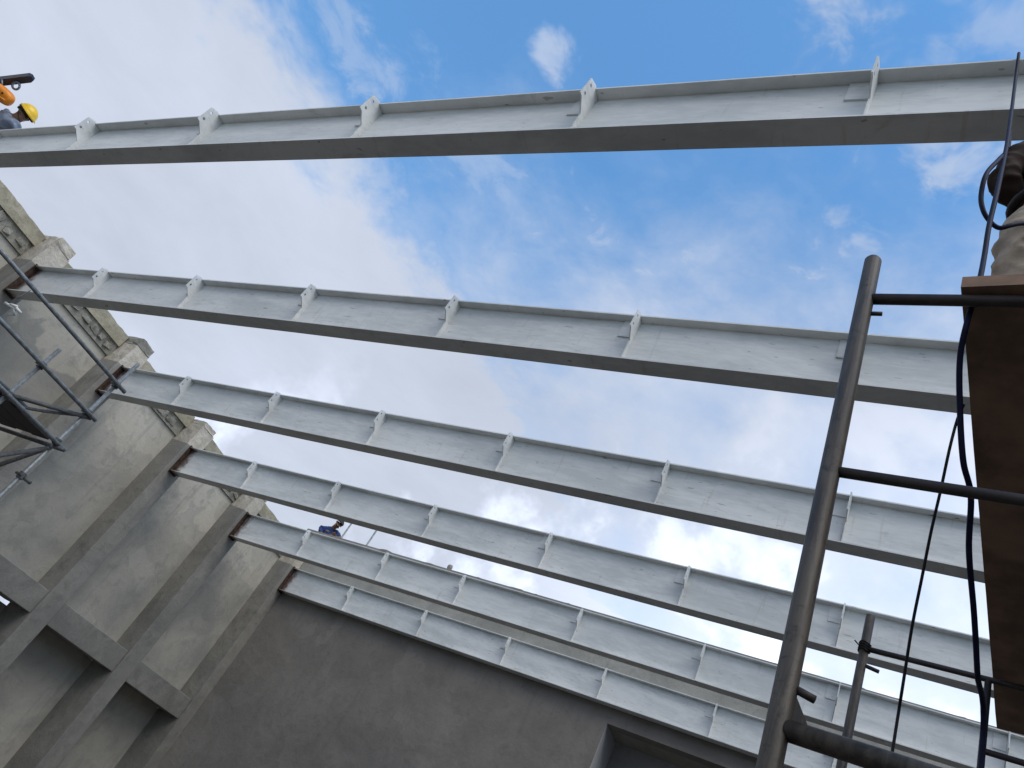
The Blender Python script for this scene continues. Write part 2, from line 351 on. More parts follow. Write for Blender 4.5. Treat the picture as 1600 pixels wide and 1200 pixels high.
for i, (ya, yb) in enumerate(zip(YS, YS[1:])):
    a, b = ya + PW + 0.002, yb - PW - 0.002
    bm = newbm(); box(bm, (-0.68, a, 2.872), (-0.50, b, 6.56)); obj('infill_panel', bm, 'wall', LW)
    bm = newbm(); box(bm, (-0.90, a, 2.42), (-0.045, b, 2.87), 0.012, 2); obj('tie_beam', bm, 'pil', LW)
    if i == 3:       # a gap in the lower panel lets daylight in
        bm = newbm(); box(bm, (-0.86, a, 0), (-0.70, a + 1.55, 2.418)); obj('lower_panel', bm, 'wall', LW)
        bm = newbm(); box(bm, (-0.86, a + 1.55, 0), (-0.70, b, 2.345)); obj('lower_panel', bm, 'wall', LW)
    else:
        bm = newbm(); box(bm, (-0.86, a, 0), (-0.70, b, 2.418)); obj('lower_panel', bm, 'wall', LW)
    # rough mortar course
    bm = long_block(-0.66, -0.455, a, b, 6.562, lambda t: 6.845 + 0.02 * math.sin(t * 5), 0.06, 1, 0.05, 6.0, i * 2.3)
    obj('mortar_course', bm, 'rubble', LW)
    # broken blocks sticking out of it
    yy = a + 0.05
    while yy < b - 0.2:
        L = random.uniform(0.13, 0.30); hgt = random.uniform(0.09, 0.17); z = 6.59 + random.uniform(0.0, 0.10)
        bm = newbm(); bmesh.ops.create_cube(bm, size=1.0)
        bmesh.ops.bevel(bm, geom=list(bm.edges), offset=0.12, segments=1, affect='EDGES')
        rot = Matrix.Rotation(random.uniform(-0.22, 0.22), 4, 'X') @ Matrix.Rotation(random.uniform(-0.25, 0.25), 4, 'Z')
        for w in bm.verts:
            c = rot @ Vector((w.co.x * 0.12, w.co.y * L, w.co.z * hgt)); w.co = c + Vector((-0.478 + random.uniform(-0.02, 0.015), yy + L / 2, z + hgt / 2))
        jitter(bm, 0.02, 9.0, None, yy)
        obj('broken_block', bm, 'rubble', LW)
        yy += L + random.uniform(0.015, 0.10)
    bm = long_block(-0.62, -0.40, a, b, 6.82, ring_top, 0.07, 1, 0.016, 6.0, i * 5.1)
    obj('ring_beam', bm, 'tan', LW)

# ------------------------------------------------------------------ end wall with its opening
EY = 11.87
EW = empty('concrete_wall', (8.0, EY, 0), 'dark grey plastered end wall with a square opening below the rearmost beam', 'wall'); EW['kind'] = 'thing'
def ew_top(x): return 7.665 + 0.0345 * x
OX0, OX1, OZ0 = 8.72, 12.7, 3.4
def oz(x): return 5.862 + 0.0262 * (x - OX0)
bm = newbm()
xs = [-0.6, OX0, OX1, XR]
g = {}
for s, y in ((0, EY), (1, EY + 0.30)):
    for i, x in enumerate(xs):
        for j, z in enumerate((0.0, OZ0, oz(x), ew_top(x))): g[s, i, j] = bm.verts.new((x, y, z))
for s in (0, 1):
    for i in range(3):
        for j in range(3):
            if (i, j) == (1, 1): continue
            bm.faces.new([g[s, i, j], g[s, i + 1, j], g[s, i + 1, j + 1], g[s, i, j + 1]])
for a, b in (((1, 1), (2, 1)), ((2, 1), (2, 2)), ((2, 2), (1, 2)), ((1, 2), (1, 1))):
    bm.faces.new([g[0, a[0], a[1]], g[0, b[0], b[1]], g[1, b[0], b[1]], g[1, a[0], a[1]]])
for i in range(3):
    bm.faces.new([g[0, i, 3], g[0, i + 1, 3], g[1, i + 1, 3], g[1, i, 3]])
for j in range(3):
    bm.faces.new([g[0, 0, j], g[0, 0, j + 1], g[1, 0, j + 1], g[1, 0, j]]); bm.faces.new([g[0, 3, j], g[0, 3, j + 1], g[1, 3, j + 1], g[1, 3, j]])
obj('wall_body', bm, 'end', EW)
# deep box behind the opening
bm = newbm(); y0, y1 = EY + 0.302, EY + 0.95
box(bm, (OX0 - 0.15, y0, OZ0), (OX0 - 0.004, y1, 6.2)); obj('opening_jamb', bm, 'end', EW)
bm = newbm(); box(bm, (OX1 + 0.004, y0, OZ0), (OX1 + 0.15, y1, 6.2)); obj('opening_jamb', bm, 'end', EW)
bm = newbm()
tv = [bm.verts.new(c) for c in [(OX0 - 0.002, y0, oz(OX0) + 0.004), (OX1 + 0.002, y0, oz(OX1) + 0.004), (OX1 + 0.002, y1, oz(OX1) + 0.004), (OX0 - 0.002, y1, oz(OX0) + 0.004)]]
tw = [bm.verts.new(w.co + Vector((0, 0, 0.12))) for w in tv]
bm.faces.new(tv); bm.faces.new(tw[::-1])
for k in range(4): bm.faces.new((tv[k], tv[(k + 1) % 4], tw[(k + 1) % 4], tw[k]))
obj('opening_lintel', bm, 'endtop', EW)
bm = newbm(); box(bm, (OX0 - 0.15, y1 + 0.003, OZ0 - 0.2), (OX1 + 0.15, y1 + 0.15, 6.3)); obj('opening_back', bm, 'dark_room', EW)
bm = newbm(); box(bm, (OX0 - 0.15, y0, OZ0 - 0.15), (OX1 + 0.15, y1, OZ0 - 0.004)); obj('opening_sill', bm, 'end', EW)
bm = long_block(-0.6, XR, EY + 0.012, EY + 0.29, 7.0, lambda x: ew_top(x) - 0.005 + 0.02 * noise.noise(Vector((x * 1.7, 0, 0))), 0.10, 0, 0.03, 5.0, 9.0)
for w in bm.verts:
    if w.co.z < 7.05: w.co.z = ew_top(w.co.x) - 0.02
obj('ragged_coping', bm, 'rubble', EW)
bm = newbm()     # thin paler strip laid over the wall above the beam seat
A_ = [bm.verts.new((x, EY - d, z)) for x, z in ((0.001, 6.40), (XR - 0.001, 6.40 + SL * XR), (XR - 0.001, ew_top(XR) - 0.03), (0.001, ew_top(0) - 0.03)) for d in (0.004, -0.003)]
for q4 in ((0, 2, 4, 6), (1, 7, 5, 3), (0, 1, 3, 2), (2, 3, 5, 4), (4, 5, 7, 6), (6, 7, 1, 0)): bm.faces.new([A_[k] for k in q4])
obj('upper_strip', bm, 'endtop', EW)
part_box('lit_jamb_face', (OX0 - 0.003, EY + 0.004, OZ0 + 0.003), (OX0 + 0.004, EY + 0.948, oz(OX0) - 0.003), 'jamb', EW)  # thin added face; its pale colour stands in for light on the jamb
# outside roof slab the men and posts stand on
bm = newbm(); box(bm, (-6.0, EY + 0.96, 6.20), (24.0, EY + 6.0, 6.50))
bm2 = bm; box(bm2, (-6.0, EY + 0.304, 6.205), (OX0 - 0.16, EY + 0.957, 6.495))
tag(obj('roof_slab', bm, 'end'), kind='structure')

# ------------------------------------------------------------------ steel beams
XJ = [1.968, 4.102, 6.238, 8.401, 10.565, 12.589, 14.72, 16.85]
def quad_prism(bm, a, b, lo, hi):
    """prism along the sloped beam between x=a and x=b; lo/hi = (y, dz) corners"""
    vs = []
    for x in (a, b):
        vs.append([bm.verts.new((x, y, zb(x) + dz)) for y, dz in ((lo[0], lo[1]), (hi[0], lo[1]), (hi[0], hi[1]), (lo[0], hi[1]))])
    A, B = vs; bm.faces.new(A[::-1]); bm.faces.new(B)
    for k in range(4): bm.faces.new((A[k], A[(k + 1) % 4], B[(k + 1) % 4], B[k]))
def fin_mesh():
    """purlin cleat: full-height stiffener with an ear that carries two real bolt holes (local: x along beam, origin on the web at the beam underside)"""
    bm = newbm(); t = 0.012
    outl = [(-0.004, 0.0165), (-0.004, 0.606), (-0.1025, 0.606), (-0.1025, 0.628), (-0.125, 0.628), (-0.198, 0.590), (-0.198, 0.366), (-0.165, 0.366), (-0.062, 0.290), (-0.046, 0.0165)]
    loops = [outl]
    for hy, hz in ((-0.158, 0.43), (-0.158, 0.548)):
        loops.append([(hy + 0.016 * math.cos(k * math.pi / 4), hz + 0.016 * math.sin(k * math.pi / 4)) for k in range(8)])
    edges = []; lv = []
    for lp in loops:
        vs = [bm.verts.new((-t / 2, y, z)) for y, z in lp]; lv.append(vs)
        edges += [bm.edges.new((vs[k], vs[(k + 1) % len(vs)])) for k in range(len(vs))]
    r = bmesh.ops.triangle_fill(bm, edges=edges, use_beauty=True)
    faces = [f for f in r['geom'] if isinstance(f, bmesh.types.BMFace)]
    ex = bmesh.ops.extrude_face_region(bm, geom=faces)
    bmesh.ops.translate(bm, verts=[w for w in ex['geom'] if isinstance(w, bmesh.types.BMVert)], vec=(t, 0, 0))
    bmesh.ops.recalc_face_normals(bm, faces=bm.faces)
    me = bpy.data.meshes.new('cleat_plate'); bm.to_mesh(me); bm.free(); me.materials.append(M['paint']); return me
def pad_mesh():
    bm = newbm(); box(bm, (-0.168, -0.0185, 0.376), (-0.008, -0.0045, 0.604), 0.002)
    bmesh.ops.recalc_face_normals(bm, faces=bm.faces)
    me = bpy.data.meshes.new('backing_plate'); bm.to_mesh(me); bm.free(); me.materials.append(M['paint']); return me
def weld_mesh():
    bm = newbm(); tube(bm, [(-0.009, -0.008, 0.03 + 0.012 * k) for k in range(26)], [0.004 + 0.0025 * random.random() for k in range(26)], 6)
    me = bpy.data.meshes.new('weld_bead'); bm.to_mesh(me); bm.free(); me.materials.append(M['rust']); return me
FIN, PAD, WELD = fin_mesh(), pad_mesh(), weld_mesh()
BL = ['nearest white steel I-beam, crossing the very top of the photo',
      'second white steel I-beam from the top, ending at the upper left pilaster',
      'third white steel I-beam from the top, behind the left scaffold tube',
      'fourth white steel I-beam from the top, above the man in blue',
      'fifth white steel I-beam from the top, in front of the end wall top',
      'lowest white steel I-beam, fixed tight against the end wall']
for i, y in enumerate(BY):
    B = empty('steel_beam', (0.0, y, Z0), BL[i], 'beam', 'white steel roof beams'); B['kind'] = 'thing'
    xe = XR - 0.01; xs_ = 0.024
    # flanges are slightly wavy strips so their edges are not ruler straight
    for nm, d0, d1 in (('bottom_flange', 0.0, 0.016), ('top_flange', HB - 0.016, HB)):
        bm = newbm(); rows = []; n = 80
        for k in range(n + 1):
            x = xs_ + (xe - xs_) * k / n
            wv = 0.0022 * noise.noise(Vector((x * 0.9, y, d0 * 3))) ; wz = 0.0018 * noise.noise(Vector((x * 0.7, y + 5, d0 * 3)))
            rows.append([bm.verts.new((x, y + s * WF + wv, zb(x) + dz + wz)) for s, dz in ((-1, d0), (1, d0), (1, d1), (-1, d1))])
        for a, b in zip(rows, rows[1:]):
            for k in range(4): bm.faces.new((a[k], a[(k + 1) % 4], b[(k + 1) % 4], b[k]))
        bm.faces.new(rows[0][::-1]); bm.faces.new(rows[-1])
        obj(nm, bm, 'paint', B)
    bm = newbm(); quad_prism(bm, xs_, xe, (y - 0.0045, 0.0165), (y + 0.0045, HB - 0.0165)); obj('web', bm, 'paint', B)
    bm = newbm(); quad_prism(bm, 0.002, 0.022, (y - 0.108, -0.03), (y + 0.108, HB + 0.03)); obj('end_plate', bm, 'rust', B)
    for k, x in enumerate(XJ):
        if i == 4 and k == 2: x -= 0.28
        c = bpy.data.objects.new('cleat_plate', FIN); col.objects.link(c); c.parent = B; c.location = (x, 0, SL * x)
        c.rotation_euler = (random.uniform(-0.004, 0.004), 0, random.uniform(-0.02, 0.02))
        p = bpy.data.objects.new('backing_plate', PAD); col.objects.link(p); p.parent = c
        w = bpy.data.objects.new('weld_bead', WELD); col.objects.link(w); w.parent = c

# ------------------------------------------------------------------ left scaffold tower
LS = empty('scaffold_tower', (5.7, 1.6, 0), 'grey galvanised tube scaffold in front of the left wall', 'scaffold')
VX, VY1, VY2, VX2 = 5.71, 1.63, 0.94, 4.3
def tubes(nm, a, b, r=0.0215, mat='galv', par=LS): return part_tube(nm, [a, b], r, mat, par, 14)
for (x, y, zt_) in ((VX, VY1, 4.53), (VX, VY2, 4.02), (VX2, VY1 - 0.1, 3.7), (VX, -0.9, 4.3), (VX2, -0.9, 3.7)):
    st = tubes('standard', (x, y, 0.02), (x, y, zt_))
    bm = newbm(); box(bm, (x - 0.075, y - 0.075, 0.001), (x + 0.075, y + 0.075, 0.014)); obj('base_plate', bm, 'galv_dk', st)
    for z in (3.39, 3.79, 4.2, 2.95, 1.5):
        if z > zt_ - 0.1: continue
        bm = newbm(); tube(bm, [(x, y, z - 0.032), (x, y, z + 0.032)], 0.036, 10)
        tube(bm, [(x - 0.05, y - 0.03, z), (x + 0.05, y - 0.03, z)], 0.014, 8)
        obj('coupler', bm, 'galv_dk', st)
FX = VX + 0.052
tubes('guard_rail', (FX, -1.4, 4.2), (FX, VY1 + 0.10, 4.2))
tubes('guard_rail', (FX, -1.4, 3.785), (FX, VY1 + 0.10, 3.785))
tubes('ledger', (FX, -1.4, 3.39), (FX, VY1 + 0.10, 3.37))
tubes('ledger', (VX - 0.05, -1.4, 3.43), (VX - 0.05, VY2 + 0.25, 3.43), 0.021)
tubes('diagonal_brace', (VX - 0.01, VY2 + 0.02, 3.40), (VX + 0.02, VY1 + 0.06, 3.775), 0.022, 'galv_dk')
part_tube('bent_stay', spline([(VX - 0.02, VY2 + 0.03, 3.36), (VX - 0.03, VY2 + 0.22, 3.42), (VX - 0.02, VY2 + 0.45, 3.57), (VX, VY1 + 0.02, 3.765)]), 0.015, 'galv_dk', LS, 8)
tubes('transom', (VX2 - 0.2, VY1 + 0.03, 3.345), (FX + 0.08, VY1 + 0.03, 3.345), 0.022, 'galv_dk')
tubes('transom', (VX2 - 0.2, -0.9, 3.345), (FX + 0.08, -0.9, 3.345), 0.022, 'galv_dk')
tubes('diagonal_brace', (VX, VY1, 3.31), (VX - 0.05, 0.0, 1.36), 0.022, 'galv_dk')
tubes('diagonal_brace', (VX + 0.02, VY1 - 0.02, 3.30), (VX2, VY1 - 0.05, 2.10), 0.022, 'galv_dk')
tubes('stub_bar', (VX - 0.09, VY1 + 0.02, 2.965), (VX + 0.10, VY1 + 0.06, 2.935), 0.02, 'galv_dk')
for k in range(4):
    x1 = VX - 0.10 - k * 0.31
    bm = newbm(); box(bm, (x1 - 0.30, -1.3, 3.37), (x1, VY1 - 0.02 - 0.02 * (k % 2), 3.41), 0.004)
    obj('deck_plank', bm, 'darkbar', LS)

# ------------------------------------------------------------------ near scaffold (right of the camera)
RS = empty('scaffolding', (13.18, -0.92, 0), 'dark rusty scaffold ladder frame close to the camera at the right', 'scaffold', 'scaffold frames under the plank platform')
yaw = R(-5.5); U = Vector((math.cos(yaw), math.sin(yaw), 0))
def leg_at(z): return Vector((13.180, -0.912, 0)).lerp(Vector((13.030, -1.037, 3.643)), z / 3.643)
def strut(nm, a, b, r, mat, par): return part_tube(nm, [a, b], r, mat, par, 16)
L1 = strut('leg', leg_at(0.02), leg_at(3.635), 0.0242, 'oldtube', RS)
bm = newbm(); tube(bm, [leg_at(3.630), leg_at(3.643)], [0.0242, 0.0195], 16); obj('leg_cap', bm, 'oldtube', L1)
strut('leg', leg_at(0.02) + U * 1.2, leg_at(3.55) + U * 1.2, 0.0225, 'oldtube', RS)
strut('rung', leg_at(3.462) + U * 0.015, leg_at(3.462) + U * 1.2, 0.0165, 'darkbar', RS)
strut('rung', leg_at(2.83) + U * 0.015, leg_at(2.80) + U * 1.2, 0.0135, 'darkbar', RS)
strut('rung', leg_at(2.19) + U * 0.015, leg_at(2.19) + U * 1.2, 0.0215, 'oldtube', RS)
strut('rung', leg_at(1.2) + U * 0.015, leg_at(1.2) + U * 1.2, 0.0165, 'darkbar', RS)
strut('rung', leg_at(0.4) + U * 0.015, leg_at(0.4) + U * 1.2, 0.0165, 'darkbar', RS)
bm = newbm()   # welded corner gusset under the thick rung
g0 = leg_at(2.19); gv = [g0 + U * 0.018 + Vector((0, 0, 0.075)), g0 + U * 0.055 + Vector((0, 0, 0.018)), g0 + U * 0.018 + Vector((0, 0, 0.0))]
nrm = Vector((-U.y, U.x, 0)) * 0.006
ga = [bm.verts.new(p - nrm) for p in gv]; gb = [bm.verts.new(p + nrm) for p in gv]
bm.faces.new(ga); bm.faces.new(gb[::-1])
for k in range(3): bm.faces.new((ga[k], ga[(k + 1) % 3], gb[(k + 1) % 3], gb[k]))
obj('gusset', bm, 'oldtube', RS)
strut('lock_pin', leg_at(3.40) + U * 0.018, leg_at(3.40) + U * 0.052, 0.0065, 'darkbar', RS)
strut('lock_pin', leg_at(2.275) + U * 0.018, leg_at(2.265) + U * 0.058, 0.0085, 'darkbar', RS)
strut('cross_brace', leg_at(0.6) + U * 1.2, Vector((14.33, 0.9, 2.5)), 0.012, 'darkbar', RS)

FS = empty('scaffolding', (13.146, 0.995, 0), 'slim brown scaffold frame further back at the lower right, wire tied', 'scaffold', 'scaffold frames under the plank platform')
def fl(z, k=0.0): return Vector((13.152 - 0.012 * z / 3.5 * 1.5, 0.995, z)) + U * k
strut('leg', fl(0.02), fl(3.575), 0.0205, 'oldtube', FS)
strut('leg', fl(0.02, 1.2), fl(3.575, 1.2), 0.0205, 'oldtube', FS)
strut('inner_post', fl(2.2, 0.485), fl(3.40, 0.485), 0.0135, 'darkbar', FS)
strut('rung', fl(3.405, 0.0), fl(3.405, 1.2), 0.0125, 'darkbar', FS)
strut('rung', fl(3.095, 0.485), fl(3.095, 1.2), 0.0125, 'darkbar', FS)
strut('rung', fl(2.2, 0.0), fl(2.2, 1.2), 0.0205, 'oldtube', FS)
strut('rung', fl(1.0, 0.0), fl(1.0, 1.2), 0.0205, 'oldtube', FS)
strut('lock_pin', fl(3.322, 0.015), fl(3.310, 0.075), 0.009, 'darkbar', FS)
bm = newbm()
for k in range(4):
    z = 3.39 + k * 0.012
    tube(bm, [fl(z) + Vector((0.0245 * math.cos(a * math.pi / 6), 0.0245 * math.sin(a * math.pi / 6), 0.004 * math.sin(a))) for a in range(13)], 0.0035, 6)
tube(bm, [fl(3.40) + Vector((-0.02, -0.02, 0)), fl(3.41) + Vector((-0.045, -0.03, 0.006))], 0.003, 6)
obj('wire_tie', bm, 'blackc', FS)

# planks lying on the two frames
pyaw = R(-9.8); PU = Vector((math.cos(pyaw), math.sin(pyaw), 0)); PV = Vector((-math.sin(pyaw), math.cos(pyaw), 0))
def plank(off, wid, v0, v1, z, th, label, notch=False):
    o0 = Vector((13.272, -1.085, z)) + PU * off
    P0 = empty('plank', o0 + PV * v0, label, 'plank', 'planks of the scaffold platform')
    bm = newbm(); n = 16; rows = []
    for k in range(n + 1):
        t = v0 + (v1 - v0) * k / n; s = -0.004 * math.sin(math.pi * k / n) + 0.002 * noise.noise(Vector((t * 3, off, 0)))
        e = 0.0025 * noise.noise(Vector((t * 2.2, off + 3, 0)))
        w0, w1 = e, wid + e
        if notch and k == n: w0, w1 = 0.035, wid - 0.02
        rows.append([bm.verts.new(o0 + PV * t + PU * w + Vector((0, 0, zz + s))) for w, zz in ((w0, 0), (w1, 0), (w1, th), (w0, th))])
    for a, b in zip(rows, rows[1:]):
        for k in range(4): bm.faces.new((a[k], a[(k + 1) % 4], b[(k + 1) % 4], b[k]))
    bm.faces.new(rows[0][::-1]); bm.faces.new(rows[-1])
    bmesh.ops.bevel(bm, geom=[e for e in bm.edges if len(e.link_faces) == 2 and e.calc_face_angle() > 1.0], offset=0.003, segments=1, affect='EDGES')
    obj('board', bm, 'ply', P0)
    for vv in (v0 + 0.12, v1 - 0.14):
        bm = newbm(); c = o0 + PV * vv + PU * (wid * 0.5); box(bm, (c.x - wid * 0.42, c.y - 0.03, c.z + th + 0.001), (c.x + wid * 0.42, c.y + 0.03, c.z + th + 0.022))
        obj('batten', bm, 'ply', P0)
plank(0.0, 0.30, 0.0, 2.68, 3.481, 0.045, 'brown plank overhead at the right edge, seen from below')
plank(0.306, 0.30, -0.02, 2.86, 3.482, 0.045, 'brown plank beside the first one, mostly past the right edge')
plank(0.612, 0.28, 0.01, 2.70, 3.481, 0.045, 'third brown plank of the platform past the right edge')

# ------------------------------------------------------------------ cables
C1 = [(1592, 83, 4.63), (1586, 130, 4.35), (1575, 215, 3.3), (1560, 290, 2.62), (1546, 350, 2.42), (1538, 400, 2.30), (1530, 440, 2.16),
      (1512, 500, 2.06), (1500, 560, 2.05), (1500, 640, 2.03), (1505, 720, 2.0), (1517, 775, 2.02), (1514, 860, 2.05), (1522, 960, 2.1), (1527, 1050, 2.15), (1533, 1200, 2.2)]
FPX = 1174.152
def at(px, py, dep):
    return CAMP + (r_ * ((px - 800) / FPX) + d_ * ((py - 600) / FPX) + f_) * dep
def cable(nm, pts, r, mat, label, end_floor=None, thick=0.0):
    ps = [at(*p) for p in pts]
    if end_floor is not None: ps += [Vector(e) for e in end_floor]
    sp_ = spline(ps, 8); bm = newbm(); tube(bm, sp_, [r + thick * max(0.0, 1 - k / 40) for k in range(len(sp_))], 8)
    o = obj(nm, bm, mat, None, True); tag(o, label, 'cable'); return o
cable('power_cable', C1, 0.0078, 'cable', 'thick dark blue cable hanging from the nearest beam past the plank',
      [(13.50, -0.25, 1.2), (13.52, -0.2, 0.3), (13.6, -0.1, 0.012), (14.2, 0.4, 0.012)], 0.0012)
cable('power_cable', [(1578, 205, 3.72), (1575, 232, 3.3), (1560, 250, 2.9), (1541, 272, 2.75), (1533, 305, 2.7), (1536, 328, 2.66), (1546, 345, 2.64), (1561, 356, 2.62), (1580, 352, 2.62), (1600, 349, 2.65), (1630, 352, 2.75)],
      0.0085, 'cable', 'looped dark cable running to the waist of the worker on the platform')
cable('thin_wire', [(1506, 632, 2.05), (1496, 655, 2.04), (1484, 700, 2.0), (1470, 765, 1.98), (1455, 830, 1.97), (1440, 905, 1.95), (1425, 980, 1.93), (1410, 1075, 1.9), (1395, 1170, 1.85)],
      0.0038, 'blackc', 'thin black wire slanting down left of the plank', [(13.30, -0.62, 1.6), (13.28, -0.66, 0.6), (13.25, -0.7, 0.01)])

# ------------------------------------------------------------------ people
def skin_mesh(name, nodes, edges, mat, parent, sub=2, root=None):
    """nodes: {key: (pos, radius or (rx, ry))}; grown with a Skin modifier and baked to one mesh"""
    keys = list(nodes); idx = {k: i for i, k in enumerate(keys)}; off = wloc(parent)
    me = bpy.data.meshes.new(name)
    me.from_pydata([Vector(nodes[k][0]) - off for k in keys], [(idx[a], idx[b]) for a, b in edges], [])
    o = bpy.data.objects.new(name, me); col.objects.link(o)
    sk = o.modifiers.new('Skin', 'SKIN'); sk.use_smooth_shade = True; sk.branch_smoothing = 0.5
    if not me.skin_vertices:
        bpy.context.view_layer.objects.active = o
        o.modifiers.remove(sk); bpy.ops.object.modifier_add(type='SKIN'); sk = o.modifiers[-1]; sk.use_smooth_shade = True
    for k in keys:
        r = nodes[k][1]; sv = me.skin_vertices[0].data[idx[k]]
        sv.radius = r if isinstance(r, tuple) else (r, r); sv.use_root = (k == (root or keys[0]))
    ss = o.modifiers.new('Sub', 'SUBSURF'); ss.levels = sub; ss.render_levels = sub
    dg = bpy.context.evaluated_depsgraph_get(); dg.update()
    me2 = bpy.data.meshes.new_from_object(o.evaluated_get(dg)); me2.name = name
    me2.materials.clear(); me2.materials.append(M[mat])
    for p in me2.polygons: p.use_smooth = True; p.material_index = 0
    if name in ('shirt', 'trousers'):
        nr = [v_.normal.copy() for v_ in me2.vertices]
        for v_, n_ in zip(me2.vertices, nr):
            c = v_.co; f = 1 - abs(noise.noise(Vector((c.x * 7, c.y * 7, c.z * 13)) + off)); f2 = noise.noise(Vector((c.x * 22, c.y * 22, c.z * 30)))
            v_.co = c + n_ * (0.022 * (f ** 3) - 0.012 + 0.005 * f2)
    o.modifiers.clear(); o.data = me2; bpy.data.meshes.remove(me); o.parent = parent
    return o
def person(name, loc, label, J, shirt, trousers, hair=True, long_sleeve=False, up=Vector((0, 0, 1))):
    """J: joint positions in world space"""
    root = empty(name, loc, label, 'person')
    V = {k: Vector(p) for k, p in J.items()}
    fw = V['face'].normalized()                       # direction the face looks
    hu = (V['head'] - V['neck']).normalized()
    hs = fw.cross(hu).normalized(); fw = hu.cross(hs).normalized()
    n = {}
    n['pel'] = (V['pelvis'], (0.135, 0.105)); n['bel'] = (V['pelvis'].lerp(V['chest'], 0.5), (0.13, 0.10)); n['che'] = (V['chest'], (0.155, 0.11))
    n['nec'] = (V['neck'], 0.066); n['jaw'] = (V['neck'].lerp(V['head'], 0.55) + fw * 0.014, 0.082)
    n['hea'] = (V['head'], 0.106); n['cra'] = (V['head'] + hu * 0.065 - fw * 0.01, 0.092)
    n['nos'] = (V['head'] + fw * 0.116 - hu * 0.012, 0.016)
    n['chi'] = (V['neck'].lerp(V['head'], 0.5) + fw * 0.082, 0.028)
    e = [('pel', 'bel'), ('bel', 'che'), ('che', 'nec'), ('nec', 'jaw'), ('jaw', 'hea'), ('hea', 'cra'), ('hea', 'nos'), ('jaw', 'chi')]
    for s, S in (('l', 'L'), ('r', 'R')):
        sg = -1 if s == 'l' else 1
        n[s + 'ear'] = (V['head'] + hs * sg * 0.106 - hu * 0.01, 0.018); e.append(('hea', s + 'ear'))
        sh, el, ha = V['shoulder' + S], V['elbow' + S], V['hand' + S]
        n[s + 'sh'] = (sh, 0.060); n[s + 'ua'] = (sh.lerp(el, 0.5), 0.049); n[s + 'el'] = (el, 0.041); n[s + 'fa'] = (el.lerp(ha, 0.4), 0.038); n[s + 'wr'] = (ha, 0.027)
        e += [('che', s + 'sh'), (s + 'sh', s + 'ua'), (s + 'ua', s + 'el'), (s + 'el', s + 'fa'), (s + 'fa', s + 'wr')]
        hd = (ha - el).normalized(); pn = Vector(J.get('palm' + S, (0, 0, -1))).normalized(); pn = (pn - hd * pn.dot(hd)).normalized(); sd = hd.cross(pn) * sg
        n[s + 'pm'] = (ha + hd * 0.055, (0.036, 0.018)); e.append((s + 'wr', s + 'pm'))
        for f, (o_, L) in enumerate(((-0.030, 0.062), (-0.010, 0.075), (0.010, 0.080), (0.029, 0.070))):
            b0 = ha + hd * 0.088 + sd * o_; b1 = b0 + hd * L * 0.5 + pn * 0.012; b2 = b0 + hd * L * 0.72 + pn * 0.045
            for q, (p_, rr) in enumerate(((b0, 0.0095), (b1, 0.0088), (b2, 0.0078))): n['%sf%d%d' % (s, f, q)] = (p_, rr)
            e += [(s + 'pm', '%sf%d0' % (s, f)), ('%sf%d0' % (s, f), '%sf%d1' % (s, f)), ('%sf%d1' % (s, f), '%sf%d2' % (s, f))]
        t0 = ha + hd * 0.03 + sd * 0.038; n[s + 't0'] = (t0, 0.0115); n[s + 't1'] = (t0 + hd * 0.035 + sd * 0.018 + pn * 0.018, 0.0098)
        e += [(s + 'pm', s + 't0'), (s + 't0', s + 't1')]
        hp, kn, an = V['hip' + S], V['knee' + S], V['ankle' + S]
        n[s + 'hp'] = (hp, 0.088); n[s + 'th'] = (hp.lerp(kn, 0.5), 0.074); n[s + 'kn'] = (kn, 0.055); n[s + 'ca'] = (kn.lerp(an, 0.35), 0.055); n[s + 'an'] = (an, 0.037)
        toe = V['toe' + S]; n[s + 'to'] = (toe, 0.034)
        e += [('pel', s + 'hp'), (s + 'hp', s + 'th'), (s + 'th', s + 'kn'), (s + 'kn', s + 'ca'), (s + 'ca', s + 'an'), (s + 'an', s + 'to')]
    body = skin_mesh('body', n, e, 'skin', root, 2, 'pel')
    g = {k: (n[k][0], tuple(x + 0.016 for x in n[k][1])) for k in ('pel', 'bel', 'che')}; g['pel'] = (V['pelvis'].lerp(V['chest'], 0.16), (0.148, 0.118))
    g['col'] = (V['neck'].lerp(V['chest'], 0.25), 0.074)
    ge = [('pel', 'bel'), ('bel', 'che'), ('che', 'col')]
    for s in ('l', 'r'):
        g[s + 'sh'] = (n[s + 'sh'][0], 0.078); g[s + 'ua'] = (n[s + 'ua'][0], 0.066); ge += [('che', s + 'sh'), (s + 'sh', s + 'ua')]
        if long_sleeve:
            g[s + 'el'] = (n[s + 'el'][0], 0.058); g[s + 'fa'] = (n[s + 'fa'][0], 0.052); ge += [(s + 'ua', s + 'el'), (s + 'el', s + 'fa')]
            w_ = n[s + 'fa'][0].lerp(n[s + 'wr'][0], 0.8); g[s + 'cu'] = (w_, 0.040); ge.append((s + 'fa', s + 'cu'))
        else:
            w_ = n[s + 'ua'][0].lerp(n[s + 'el'][0], 0.35); g[s + 'cu'] = (w_, 0.062); ge.append((s + 'ua', s + 'cu'))
    skin_mesh('shirt', g, ge, shirt, root, 3, 'pel')
    tn = {'pel': (V['pelvis'] - (V['chest'] - V['pelvis']).normalized() * 0.02, (0.150, 0.120))}; te = [('wai', 'pel')]; tn['wai'] = (V['pelvis'] + (V['chest'] - V['pelvis']).normalized() * 0.085, (0.150, 0.120))
